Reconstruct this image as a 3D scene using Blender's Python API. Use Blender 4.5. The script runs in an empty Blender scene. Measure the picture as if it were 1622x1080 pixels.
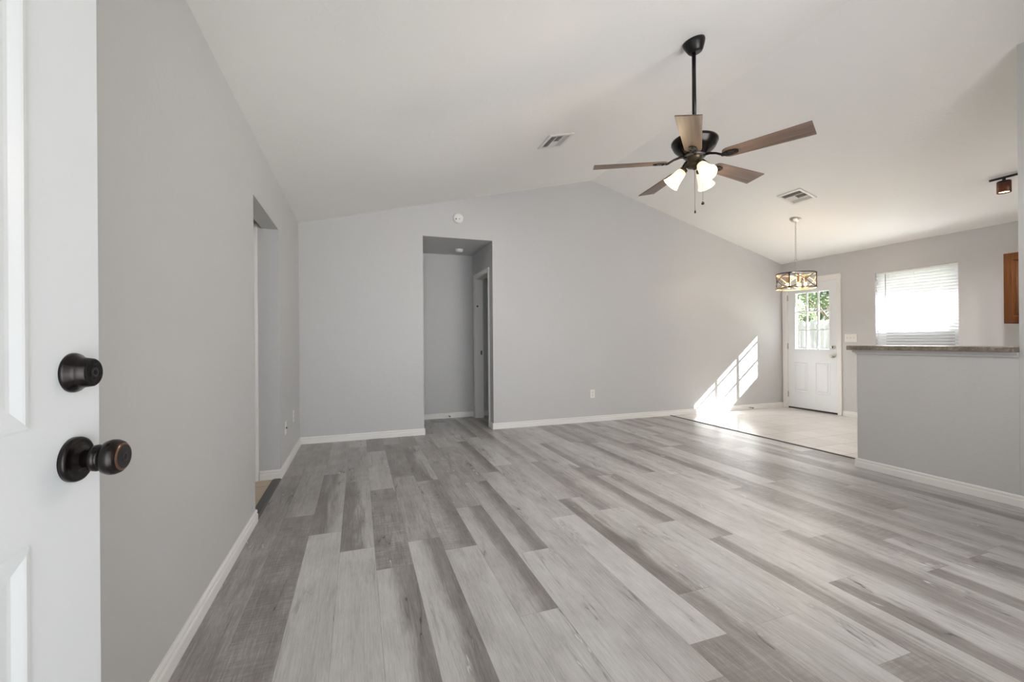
import bpy, bmesh, math, random
from mathutils import Matrix, Vector

random.seed(7)
scene = bpy.context.scene
COL = scene.collection
PI = math.pi

# ------------------------------------------------------------------ camera
EYE = Vector((0.0, 0.0, 1.118))
CF = Vector((0.333146, 0.942875, 0.000766)).normalized()
CR = Vector((0.942849, -0.333131, -0.007744)).normalized()
CU = CR.cross(CF).normalized()
cam_data = bpy.data.cameras.new('camera')
cam_data.sensor_width = 36.0
cam_data.sensor_fit = 'HORIZONTAL'
cam_data.lens = 36.0 * 688.3 / 1622.0
cam_data.clip_start = 0.02
cam_data.clip_end = 200
cam = bpy.data.objects.new('camera', cam_data)
cam.matrix_world = Matrix(((CR.x, CU.x, -CF.x, EYE.x), (CR.y, CU.y, -CF.y, EYE.y), (CR.z, CU.z, -CF.z, EYE.z), (0, 0, 0, 1)))
COL.objects.link(cam)
scene.camera = cam

# ------------------------------------------------------------------ exposure and world
scene.view_settings.view_transform = 'Standard'
scene.view_settings.look = 'None'
scene.view_settings.gamma = 1.0
scene.view_settings.use_curve_mapping = False
scene.view_settings.exposure = 0.02
world = bpy.data.worlds.new('sky')
scene.world = world
world.use_nodes = True
bg = world.node_tree.nodes['Background']
bg.inputs['Color'].default_value = (0.90, 0.96, 1.0, 1)
bg.inputs['Strength'].default_value = 1.4
scene.cycles.max_bounces = 14
scene.cycles.diffuse_bounces = 7
scene.cycles.glossy_bounces = 4
scene.cycles.transparent_max_bounces = 24
scene.cycles.sample_clamp_indirect = 12.0
scene.cycles.caustics_reflective = True
scene.cycles.blur_glossy = 0.6
scene.cycles.caustics_refractive = False
scene.cycles.use_denoising = True

# ------------------------------------------------------------------ daylight
def aim(o, d):
    o.rotation_euler = Vector(d).to_track_quat('-Z', 'Y').to_euler()

def lamp(name, kind, loc, energy, color, direction=None, **kw):
    l = bpy.data.lights.new(name, kind)
    l.energy = energy
    l.color = color
    for k, v in kw.items():
        setattr(l, k, v)
    o = bpy.data.objects.new(name, l)
    o.location = loc
    if direction is not None:
        aim(o, direction)
    COL.objects.link(o)
    return o

SUN_DIR = (-1.0, 0.405, -0.817)
lamp('sunlight', 'SUN', (12, -4, 8), 100.0, (1.0, 0.985, 0.97), SUN_DIR, angle=0.006)
lamp('front_doorway_daylight', 'AREA', (-0.05, -0.14, 1.06), 8.7, (0.89, 0.955, 1.0), (0.16, 1, 0.04), shape='RECTANGLE', size=0.86, size_y=1.95, spread=1.6)
lamp('added_window_fill', 'AREA', (2.4, -0.08, 1.30), 37, (0.985, 0.99, 1.0), (-0.20, 1, 0.16), shape='RECTANGLE', size=1.75, size_y=1.4, spread=2.2)  # fill light at an added window, brightens the living side

# ------------------------------------------------------------------ measures of the room
XL, YB, XR, XP = -0.617, 5.298, 6.621, 3.054
ZL, ZP, ZR = 2.44, 3.334, 2.357
ML = (ZP - ZL) / (XP - XL)
MR = (ZR - ZP) / (XR - XP)
def ceil_z(x):
    return ZL + (x - XL) * ML if x <= XP else ZP + (x - XP) * MR
HX0, HX1, HZ, HY = 0.74, 1.616, 2.40, 6.33
OY0, OY1, OZ = 3.11, 4.025, 2.055
PX, PY0, PY1 = 4.107, 1.587, 2.58
STRIP = 4.35

# ------------------------------------------------------------------ mesh helpers
class MB:
    def __init__(self):
        self.v, self.f, self.s = [], [], []
    def add(self, verts, faces, m=None, smooth=False):
        n = len(self.v)
        for p in verts:
            p = Vector(p)
            self.v.append(m @ p if m is not None else p)
        for f in faces:
            self.f.append([n + i for i in f])
            self.s.append(smooth)
        return self
    def box(self, x0, x1, y0, y1, z0, z1, m=None):
        vs = [(x, y, z) for z in (z0, z1) for y in (y0, y1) for x in (x0, x1)]
        return self.add(vs, [(0, 2, 3, 1), (4, 5, 7, 6), (0, 1, 5, 4), (2, 6, 7, 3), (0, 4, 6, 2), (1, 3, 7, 5)], m)
    def prism(self, poly, h0, h1, m=None):
        """poly: 2-D points in local x-y, swept along local z."""
        n = len(poly)
        vs = [(p[0], p[1], h0) for p in poly] + [(p[0], p[1], h1) for p in poly]
        fs = [tuple(range(n - 1, -1, -1)), tuple(range(n, 2 * n))]
        for i in range(n):
            j = (i + 1) % n
            fs.append((i, j, n + j, n + i))
        return self.add(vs, fs, m)
    def lathe(self, prof, m=None, n=32, smooth=True, cap=True):
        """prof: (radius, height) about local z."""
        vs, fs = [], []
        for r, h in prof:
            for k in range(n):
                a = 2 * PI * k / n
                vs.append((r * math.cos(a), r * math.sin(a), h))
        for i in range(len(prof) - 1):
            for k in range(n):
                l = (k + 1) % n
                fs.append((i * n + k, i * n + l, (i + 1) * n + l, (i + 1) * n + k))
        self.add(vs, fs, m, smooth)
        if cap:
            if prof[0][0] > 1e-5:
                self.add([vs[k] for k in range(n)], [tuple(range(n - 1, -1, -1))], m)
            if prof[-1][0] > 1e-5:
                self.add([vs[(len(prof) - 1) * n + k] for k in range(n)], [tuple(range(n))], m)
        return self
    def tube(self, pts, r, n=10, closed=False, m=None):
        pts = [Vector(p) for p in pts]
        N = len(pts)
        rs = r if isinstance(r, (list, tuple)) else [r] * N
        vs, fs = [], []
        up = None
        for i, p in enumerate(pts):
            if closed:
                t = (pts[(i + 1) % N] - pts[i - 1]).normalized()
            else:
                t = (pts[min(i + 1, N - 1)] - pts[max(i - 1, 0)]).normalized()
            if up is None:
                up = t.orthogonal().normalized()
            up = (up - t * up.dot(t))
            up = up.normalized() if up.length > 1e-6 else t.orthogonal().normalized()
            w = t.cross(up)
            for k in range(n):
                a = 2 * PI * k / n
                vs.append(p + (up * math.cos(a) + w * math.sin(a)) * rs[i])
        for i in range(N if closed else N - 1):
            j = (i + 1) % N
            for k in range(n):
                l = (k + 1) % n
                fs.append((i * n + k, i * n + l, j * n + l, j * n + k))
        self.add(vs, fs, m, True)
        if not closed:
            self.add(vs[:n], [tuple(range(n - 1, -1, -1))], m)
            self.add(vs[-n:], [tuple(range(n))], m)
        return self
    def band(self, pts, out, h, t):
        """flat strap: path pts, outward unit vectors, height along z, thickness along out."""
        vs, fs = [], []
        N = len(pts)
        for p, o in zip(pts, out):
            p, o = Vector(p), Vector(o)
            for (dz, do) in ((-h / 2, 0), (-h / 2, t), (h / 2, t), (h / 2, 0)):
                vs.append(p + Vector((0, 0, dz)) + o * do)
        for i in range(N - 1):
            for k in range(4):
                l = (k + 1) % 4
                fs.append((i * 4 + k, (i + 1) * 4 + k, (i + 1) * 4 + l, i * 4 + l))
        fs += [(0, 1, 2, 3), tuple((N - 1) * 4 + k for k in (3, 2, 1, 0))]
        return self.add(vs, fs)
    def build(self, name, mat, parent=None, bevel=0.0, seg=2, loc=None):
        me = bpy.data.meshes.new(name)
        me.from_pydata([tuple(p) for p in self.v], [], self.f)
        me.polygons.foreach_set('use_smooth', self.s)
        bm = bmesh.new(); bm.from_mesh(me)
        bmesh.ops.remove_doubles(bm, verts=bm.verts, dist=1e-6)
        bmesh.ops.recalc_face_normals(bm, faces=bm.faces)
        bm.to_mesh(me); bm.free()
        me.materials.append(mat)
        o = bpy.data.objects.new(name, me)
        COL.objects.link(o)
        if parent is not None:
            o.parent = parent
        if loc is not None:
            o.location = loc
        if bevel:
            b = o.modifiers.new('bevel', 'BEVEL')
            b.width = bevel; b.segments = seg; b.limit_method = 'ANGLE'; b.angle_limit = 0.7
        return o

def tag(o, label=None, cat=None, group=None, kind=None):
    if label: o['label'] = label
    if cat: o['category'] = cat
    if group: o['group'] = group
    if kind: o['kind'] = kind
    return o

def thing(name, label, cat, loc=(0, 0, 0), rot=None, group=None, kind=None):
    o = bpy.data.objects.new(name, None)
    o.empty_display_size = 0.05
    COL.objects.link(o)
    if rot is not None:
        o.matrix_world = Matrix.Translation(loc) @ rot.to_4x4()
    else:
        o.location = loc
    return tag(o, label, cat, group, kind)

def copy_tree(o, parent=None):
    c = o.copy(); COL.objects.link(c)
    if parent is not None:
        c.parent = parent
        c.matrix_parent_inverse = o.matrix_parent_inverse.copy()
    for ch in list(o.children):
        copy_tree(ch, c)
    return c

def struct(o, label, cat):
    return tag(o, label, cat, None, 'structure')

def axes(x, y, z, t=(0, 0, 0)):
    x, y, z = Vector(x), Vector(y), Vector(z)
    return Matrix(((x.x, y.x, z.x, t[0]), (x.y, y.y, z.y, t[1]), (x.z, y.z, z.z, t[2]), (0, 0, 0, 1)))

# ------------------------------------------------------------------ material helpers
class NT:
    def __init__(self, name):
        self.m = bpy.data.materials.new(name)
        self.m.use_nodes = True
        self.t = self.m.node_tree
        self.t.nodes.clear()
        self.out = self.t.nodes.new('ShaderNodeOutputMaterial')
    def n(self, kind, **kw):
        nd = self.t.nodes.new(kind)
        for k, v in kw.items():
            setattr(nd, k, v)
        return nd
    def put(self, sock, v):
        if hasattr(v, 'is_output') or isinstance(v, bpy.types.NodeSocket):
            self.t.links.new(v, sock)
        elif isinstance(v, (tuple, list)) and len(v) == 3 and sock.type == 'RGBA':
            sock.default_value = (*v, 1)
        else:
            sock.default_value = v
    def math(self, op, a, b=None, c=None, clamp=False):
        nd = self.n('ShaderNodeMath', operation=op, use_clamp=clamp)
        for i, v in enumerate((a, b, c)):
            if v is not None:
                self.put(nd.inputs[i], v)
        return nd.outputs[0]
    def vmath(self, op, a, b=None):
        nd = self.n('ShaderNodeVectorMath', operation=op)
        self.put(nd.inputs[0], a)
        if b is not None:
            self.put(nd.inputs[1], b)
        return nd.outputs[0]
    def comb(self, x, y, z):
        nd = self.n('ShaderNodeCombineXYZ')
        for i, v in enumerate((x, y, z)):
            self.put(nd.inputs[i], v)
        return nd.outputs[0]
    def sep(self, v):
        nd = self.n('ShaderNodeSeparateXYZ')
        self.put(nd.inputs[0], v)
        return nd.outputs
    def pos(self):
        return self.n('ShaderNodeTexCoord').outputs['Object']
    def noise(self, vec, scale=5.0, detail=3.0, rough=0.5, dist=0.0):
        nd = self.n('ShaderNodeTexNoise')
        self.put(nd.inputs['Vector'], vec)
        nd.inputs['Scale'].default_value = scale
        nd.inputs['Detail'].default_value = detail
        nd.inputs['Roughness'].default_value = rough
        nd.inputs['Distortion'].default_value = dist
        return nd.outputs['Fac']
    def mix(self, f, a, b, mode='MIX'):
        nd = self.n('ShaderNodeMix', data_type='RGBA', blend_type=mode)
        self.put(nd.inputs[0], f); self.put(nd.inputs[6], a); self.put(nd.inputs[7], b)
        return nd.outputs[2]
    def smooth(self, v, lo, hi):
        nd = self.n('ShaderNodeMapRange', interpolation_type='SMOOTHSTEP')
        self.put(nd.inputs[0], v); self.put(nd.inputs[1], lo); self.put(nd.inputs[2], hi)
        return nd.outputs[0]
    def ramp(self, v, stops):
        nd = self.n('ShaderNodeValToRGB')
        el = nd.color_ramp.elements
        while len(el) < len(stops):
            el.new(0.5)
        for e, (p, c) in zip(el, stops):
            e.position = p; e.color = (*c, 1)
        self.put(nd.inputs[0], v)
        return nd.outputs[0]
    def bump(self, h, strength=0.2, dist=0.01):
        nd = self.n('ShaderNodeBump')
        self.put(nd.inputs['Height'], h)
        nd.inputs['Strength'].default_value = strength
        nd.inputs['Distance'].default_value = dist
        return nd.outputs[0]
    def bsdf(self, color, rough=0.5, metal=0.0, spec=0.5, normal=None, **kw):
        b = self.n('ShaderNodeBsdfPrincipled')
        self.put(b.inputs['Base Color'], color)
        self.put(b.inputs['Roughness'], rough)
        self.put(b.inputs['Metallic'], metal)
        self.put(b.inputs['Specular IOR Level'], spec)
        if normal is not None:
            self.put(b.inputs['Normal'], normal)
        for k, v in kw.items():
            self.put(b.inputs[k], v)
        return b.outputs[0]
    def done(self, shader):
        self.t.links.new(shader, self.out.inputs['Surface'])
        return self.m

def paint(name, color, rough=0.5, bump=0.12, scale=60, spec=0.3, var=0.02):
    k = NT(name)
    p = k.pos()
    big = k.noise(p, 1.3, 3)
    fine = k.noise(p, scale, 4, 0.6)
    blot = k.noise(p, scale * 0.22, 3, 0.55, 0.6)
    dark = tuple(c * (1 - var) for c in color); light = tuple(min(1, c * (1 + var)) for c in color)
    col = k.mix(big, dark, light)
    h = k.math('ADD', k.math('MULTIPLY', fine, 0.35), k.smooth(blot, 0.52, 0.66))
    return k.done(k.bsdf(col, rough, 0, spec, k.bump(h, bump, 0.004)))

def plain(name, color, rough=0.4, metal=0.0, spec=0.5, var=0.04, scale=30, bump=0.0):
    k = NT(name)
    n = k.noise(k.pos(), scale, 3)
    col = k.mix(n, tuple(c * (1 - var) for c in color), tuple(min(1, c * (1 + var)) for c in color))
    nor = k.bump(n, bump, 0.002) if bump else None
    return k.done(k.bsdf(col, rough, metal, spec, nor))

def emitter(name, color, strength):
    k = NT(name)
    e = k.n('ShaderNodeEmission')
    e.inputs['Color'].default_value = (*color, 1); e.inputs['Strength'].default_value = strength
    return k.done(e.outputs[0])

def wood(name, dark, light, axis='x', rough=0.4, scale=1.0):
    k = NT(name)
    x, y, z = k.sep(k.pos())
    s = {'x': (2.0, 38, 38), 'y': (38, 2.0, 38), 'z': (38, 38, 2.0)}[axis]
    v = k.comb(k.math('MULTIPLY', x, s[0] * scale), k.math('MULTIPLY', y, s[1] * scale), k.math('MULTIPLY', z, s[2] * scale))
    g = k.noise(v, 1.0, 5, 0.6, 0.5)
    w = k.noise(v, 0.28, 2, 0.5, 1.0)
    f = k.math('ADD', k.math('MULTIPLY', g, 0.6), k.math('MULTIPLY', w, 0.5))
    col = k.ramp(f, [(0.32, dark), (0.72, light)])
    return k.done(k.bsdf(col, rough, 0, 0.4, k.bump(g, 0.08, 0.002)))

def floor_material():
    k = NT('vinyl_planks')
    at = k.n('ShaderNodeAttribute', attribute_name='plank')
    tl, tr, seed = k.sep(at.outputs['Vector'])
    saw = at.outputs['Alpha']
    uvn = k.n('ShaderNodeUVMap', uv_map='UVMap')
    u, v, _ = k.sep(uvn.outputs[0])
    x = k.math('ADD', k.math('MULTIPLY', u, 0.1771), k.math('MULTIPLY', seed, 37.0))
    y = k.math('ADD', v, k.math('MULTIPLY', seed, 91.0))
    def nz(sx, sy, d=4, r=0.55, dist=0.0, off=0.0):
        return k.noise(k.comb(k.math('MULTIPLY', x, sx), k.math('MULTIPLY', y, sy), off), 1.0, d, r, dist)
    med = nz(16, 1.7, 3, 0.5, 0.8)
    blot = nz(9, 5.0, 3, 0.55, 0.3, 4.0)
    grain = nz(150, 5.0, 5, 0.62, 0.2, 2.0)
    fine = nz(420, 22, 3, 0.6, 0.0, 7.0)
    cross = nz(9, 95, 3, 0.6, 0.3, 9.0)
    edge = k.smooth(k.math('ADD', u, k.math('MULTIPLY', k.math('SUBTRACT', med, 0.5), 0.9)), 0.30, 0.78)
    tone = k.math('ADD', tl, k.math('MULTIPLY', k.math('SUBTRACT', tr, tl), edge))
    tone = k.math('ADD', tone, k.math('MULTIPLY', k.math('SUBTRACT', med, 0.5), 0.42))
    tone = k.math('ADD', tone, k.math('MULTIPLY', k.math('SUBTRACT', blot, 0.5), 0.40))
    tone = k.math('ADD', tone, k.math('MULTIPLY', k.math('SUBTRACT', grain, 0.5), 0.70))
    tone = k.math('ADD', tone, k.math('MULTIPLY', k.math('SUBTRACT', fine, 0.5), 0.50))
    tone = k.math('ADD', tone, k.math('MULTIPLY', k.math('MULTIPLY', k.math('SUBTRACT', cross, 0.5), saw), 0.75))
    col = k.ramp(tone, [(0.0, (0.145, 0.129, 0.120)), (0.35, (0.285, 0.265, 0.254)), (0.7, (0.475, 0.463, 0.455)), (1.0, (0.615, 0.605, 0.598))])
    # thin cracks: white fill with dark flank
    c1 = nz(13, 1.25, 3, 0.55, 0.25, 13.0)
    c1d = k.math('ABSOLUTE', k.math('SUBTRACT', c1, 0.5))
    where = k.smooth(nz(7, 1.3, 2, 0.5, 0.0, 21.0), 0.52, 0.60)
    kind = nz(4, 4.5, 2, 0.5, 0.0, 30.0)
    wobble = k.smooth(nz(50, 7, 2, 0.5, 0.0, 44.0), 0.36, 0.58)
    line = k.math('MULTIPLY', k.math('MULTIPLY', k.math('SUBTRACT', 1.0, k.smooth(c1d, 0.002, 0.009)), where), wobble)
    white = k.math('MULTIPLY', line, k.smooth(kind, 0.46, 0.52))
    black = k.math('MULTIPLY', line, k.math('SUBTRACT', 1.0, k.smooth(kind, 0.46, 0.52)))
    halo = k.math('MULTIPLY', k.math('MULTIPLY', k.math('SUBTRACT', 1.0, k.smooth(c1d, 0.005, 0.05)), where), 0.35)
    col = k.mix(halo, col, (0.14, 0.128, 0.12))
    col = k.mix(k.math('MULTIPLY', black, 0.85), col, (0.05, 0.045, 0.042))
    col = k.mix(k.math('MULTIPLY', white, 0.8), col, (0.72, 0.71, 0.70))
    # joints between planks
    eu = k.math('MULTIPLY', k.math('MINIMUM', u, k.math('SUBTRACT', 1.0, u)), 0.1771)
    ev = k.math('MINIMUM', v, k.math('SUBTRACT', 1.22, v))
    seam = k.math('SUBTRACT', 1.0, k.smooth(k.math('MINIMUM', eu, ev), 0.0003, 0.0016))
    col = k.mix(k.math('MULTIPLY', seam, 0.45), col, (0.10, 0.09, 0.085))
    rough = k.math('ADD', 0.24, k.math('MULTIPLY', grain, 0.18))
    h = k.math('SUBTRACT', k.math('ADD', k.math('MULTIPLY', grain, 0.6), k.math('MULTIPLY', fine, 0.4)), seam)
    return k.done(k.bsdf(col, rough, 0, 0.5, k.bump(h, 0.13, 0.003)))

def tile_material(name, base, grout, x0, y0, step, rough=0.22):
    k = NT(name)
    x, y, z = k.sep(k.pos())
    fx = k.math('FRACT', k.math('DIVIDE', k.math('SUBTRACT', x, x0 - 30 * step), step))
    fy = k.math('FRACT', k.math('DIVIDE', k.math('SUBTRACT', y, y0 - 30 * step), step))
    d = k.math('MULTIPLY', k.math('MINIMUM', k.math('MINIMUM', fx, k.math('SUBTRACT', 1.0, fx)), k.math('MINIMUM', fy, k.math('SUBTRACT', 1.0, fy))), step)
    g = k.math('SUBTRACT', 1.0, k.smooth(d, 0.0028, 0.0048))
    cell = k.n('ShaderNodeTexWhiteNoise')
    k.put(cell.inputs['Vector'], k.comb(k.math('FLOOR', k.math('DIVIDE', k.math('SUBTRACT', x, x0 - 30 * step), step)), k.math('FLOOR', k.math('DIVIDE', k.math('SUBTRACT', y, y0 - 30 * step), step)), 0.0))
    n = k.math('ADD', k.math('MULTIPLY', k.noise(k.pos(), 5, 4, 0.6, 0.5), 0.6), k.math('MULTIPLY', cell.outputs[0], 0.4))
    col = k.mix(n, tuple(c * 0.90 for c in base), tuple(min(1, c * 1.08) for c in base))
    col = k.mix(g, col, grout)
    h = k.math('SUBTRACT', k.math('MULTIPLY', n, 0.1), g)
    return k.done(k.bsdf(col, k.math('ADD', rough, k.math('MULTIPLY', g, 0.5)), 0, 0.5, k.bump(h, 0.08, 0.002)))

M = {}
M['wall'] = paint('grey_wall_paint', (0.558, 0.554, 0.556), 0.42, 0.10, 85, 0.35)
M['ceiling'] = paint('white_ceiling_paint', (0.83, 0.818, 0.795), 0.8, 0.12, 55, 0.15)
M['trim'] = paint('white_trim_paint', (0.80, 0.785, 0.765), 0.35, 0.03, 90, 0.4, 0.01)
M['door'] = paint('white_door_paint', (0.78, 0.80, 0.82), 0.34, 0.05, 45, 0.45, 0.015)
M['floor'] = floor_material()
M['tile'] = tile_material('beige_floor_tile', (0.655, 0.622, 0.595), (0.20, 0.185, 0.175), 4.529, 2.885, 0.3115)
M['tile2'] = tile_material('tan_floor_tile', (0.60, 0.48, 0.35), (0.36, 0.29, 0.22), -0.86, 3.19, 0.331, 0.35)
M['strip'] = plain('dark_transition_strip', (0.085, 0.083, 0.080), 0.45)
M['bronze'] = plain('oil_rubbed_bronze', (0.022, 0.018, 0.017), 0.24, 0.75, 0.5, 0.15, 40)
M['bronze_edge'] = plain('worn_bronze_rim', (0.20, 0.105, 0.06), 0.32, 0.8)
M['black'] = plain('black_metal', (0.012, 0.011, 0.011), 0.35, 0.3)
M['antique'] = plain('antique_brass', (0.095, 0.070, 0.044), 0.35, 0.8, 0.5, 0.2)
M['nickel'] = plain('brushed_nickel', (0.58, 0.55, 0.51), 0.28, 0.95)
M['hinge'] = plain('dark_hinge_steel', (0.16, 0.155, 0.15), 0.4, 0.7)
M['plastic'] = plain('white_plastic', (0.80, 0.78, 0.75), 0.35, 0, 0.5, 0.01)
M['dark'] = plain('dark_gap', (0.012, 0.012, 0.012), 0.8)
M['blade'] = wood('walnut_blade', (0.055, 0.036, 0.027), (0.175, 0.120, 0.092), 'x', 0.42)
M['cabinet'] = wood('stained_cabinet_wood', (0.032, 0.009, 0.002), (0.125, 0.042, 0.007), 'z', 0.32)
M['fence'] = wood('weathered_fence_wood', (0.30, 0.30, 0.31), (0.58, 0.58, 0.60), 'z', 0.8, 0.5)
M['galv'] = plain('vent_white_enamel', (0.72, 0.70, 0.67), 0.4)
M['drum_grey'] = wood('weathered_grey_band', (0.10, 0.088, 0.075), (0.28, 0.25, 0.21), 'z', 0.55)
M['tan'] = wood('tan_wood_lining', (0.42, 0.27, 0.13), (0.66, 0.47, 0.26), 'z', 0.5)
M['sleeve'] = plain('warm_brass_sleeve', (0.42, 0.28, 0.13), 0.35, 0.7)
M['sticker'] = plain('blue_sticker', (0.02, 0.10, 0.25), 0.5)
M['siding'] = plain('pale_siding', (0.62, 0.60, 0.56), 0.7)
M['vinyl'] = plain('white_vinyl_frame', (0.82, 0.83, 0.84), 0.35)
M['concrete'] = plain('patio_concrete', (0.52, 0.50, 0.47), 0.85, 0, 0.3, 0.12, 8)
M['front_ground'] = plain('darkened_front_ground', (0.075, 0.075, 0.078), 0.9)  # tone kept dark to limit light bounced in from the unseen front ground
M['bark'] = wood('tree_bark', (0.07, 0.05, 0.035), (0.20, 0.15, 0.11), 'z', 0.9, 0.6)

def counter_material():
    k = NT('mottled_laminate_counter')
    p = k.pos()
    n = k.math('ADD', k.math('MULTIPLY', k.noise(p, 45, 5, 0.7, 0.6), 0.6), k.math('MULTIPLY', k.noise(p, 9, 3), 0.4))
    col = k.ramp(n, [(0.30, (0.085, 0.068, 0.048)), (0.5, (0.20, 0.17, 0.13)), (0.70, (0.42, 0.385, 0.31))])
    return k.done(k.bsdf(col, 0.32, 0, 0.5))
M['counter'] = counter_material()

def glass_material():
    k = NT('clear_pane')
    tr = k.n('ShaderNodeBsdfTransparent'); tr.inputs['Color'].default_value = (0.97, 0.985, 0.98, 1)
    gl = k.n('ShaderNodeBsdfGlossy'); gl.inputs['Roughness'].default_value = 0.02
    fr = k.n('ShaderNodeFresnel'); fr.inputs['IOR'].default_value = 1.35
    mx = k.n('ShaderNodeMixShader')
    k.put(mx.inputs[0], fr.outputs[0]); k.put(mx.inputs[1], tr.outputs[0]); k.put(mx.inputs[2], gl.outputs[0])
    return k.done(mx.outputs[0])
M['glass'] = glass_material()

def screen_material():
    k = NT('dimming_screen_mesh')
    tr = k.n('ShaderNodeBsdfTransparent')
    df = k.n('ShaderNodeBsdfDiffuse'); df.inputs['Color'].default_value = (0.10, 0.10, 0.10, 1)
    mx = k.n('ShaderNodeMixShader')
    x, y, z = k.sep(k.pos())
    g = k.math('MAXIMUM', k.math('GREATER_THAN', k.math('FRACT', k.math('MULTIPLY', y, 600.0)), 0.78), k.math('GREATER_THAN', k.math('FRACT', k.math('MULTIPLY', z, 600.0)), 0.78))
    k.put(mx.inputs[0], k.math('ADD', k.math('MULTIPLY', g, 0.08), 0.86)); k.put(mx.inputs[1], tr.outputs[0]); k.put(mx.inputs[2], df.outputs[0])  # nearly opaque, set so to dim the sun on the lower slats
    return k.done(mx.outputs[0])
M['screen'] = screen_material()

def translucent(name, color, trans=0.5, tcol=None, emis=0.0, ecol=(1, 1, 1), rough=0.4, spec=0.4):
    k = NT(name)
    d = k.bsdf(color, rough, 0, spec)
    t = k.n('ShaderNodeBsdfTranslucent'); t.inputs['Color'].default_value = (*(tcol or color), 1)
    mx = k.n('ShaderNodeMixShader')
    n = k.noise(k.pos(), 20, 2)
    k.put(mx.inputs[0], k.math('ADD', trans - 0.02, k.math('MULTIPLY', n, 0.04)))
    k.put(mx.inputs[1], d); k.put(mx.inputs[2], t.outputs[0])
    s = mx.outputs[0]
    if emis:
        e = k.n('ShaderNodeEmission'); e.inputs['Color'].default_value = (*ecol, 1); e.inputs['Strength'].default_value = emis
        a = k.n('ShaderNodeAddShader')
        k.put(a.inputs[0], s); k.put(a.inputs[1], e.outputs[0]); s = a.outputs[0]
    return k.done(s)
M['slat'] = translucent('white_blind_slat', (0.86, 0.87, 0.88), 0.22, (0.84, 0.86, 0.89), rough=0.8, spec=0.0)
M['shade'] = translucent('frosted_glass_shade', (0.85, 0.80, 0.70), 0.35, (0.95, 0.88, 0.72), 0.55, (1.0, 0.80, 0.52))
M['bulb'] = emitter('warm_bulb', (1.0, 0.84, 0.60), 5.0)
M['amber_bulb'] = emitter('amber_bulb', (1.0, 0.62, 0.24), 16.0)
M['leaf'] = translucent('tree_leaf', (0.085, 0.13, 0.075), 0.5, (0.17, 0.235, 0.125))
M['leaf2'] = translucent('pale_tree_leaf', (0.13, 0.17, 0.10), 0.5, (0.24, 0.30, 0.17))

def grass_material():
    k = NT('lawn_grass')
    n = k.noise(k.pos(), 6, 6, 0.7)
    col = k.ramp(n, [(0.3, (0.12, 0.13, 0.07)), (0.7, (0.26, 0.265, 0.17))])
    return k.done(k.bsdf(col, 0.9, 0, 0.2, k.bump(n, 0.4, 0.03)))
M['grass'] = grass_material()

# ------------------------------------------------------------------ floor
W, L = 0.1771, 1.22
X00 = -0.633
JOINT = {0: 4.066, 1: 3.10, 2: 2.772, 3: 2.495, 4: 2.233, 5: 2.49, 6: 2.321, 7: 1.657, 8: 2.153, 9: 2.35, 10: 1.289, 11: 1.56,
         12: 1.292, 13: 2.208, 14: 1.935, 15: 2.62, 16: 3.085, 17: 1.75, 18: 1.303, 19: 4.033, 20: 1.31, 21: 2.55, 22: 1.846,
         23: 1.05, 24: 2.228, 25: 1.45, 26: 2.75, 27: 1.9, 28: 1.15}
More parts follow.
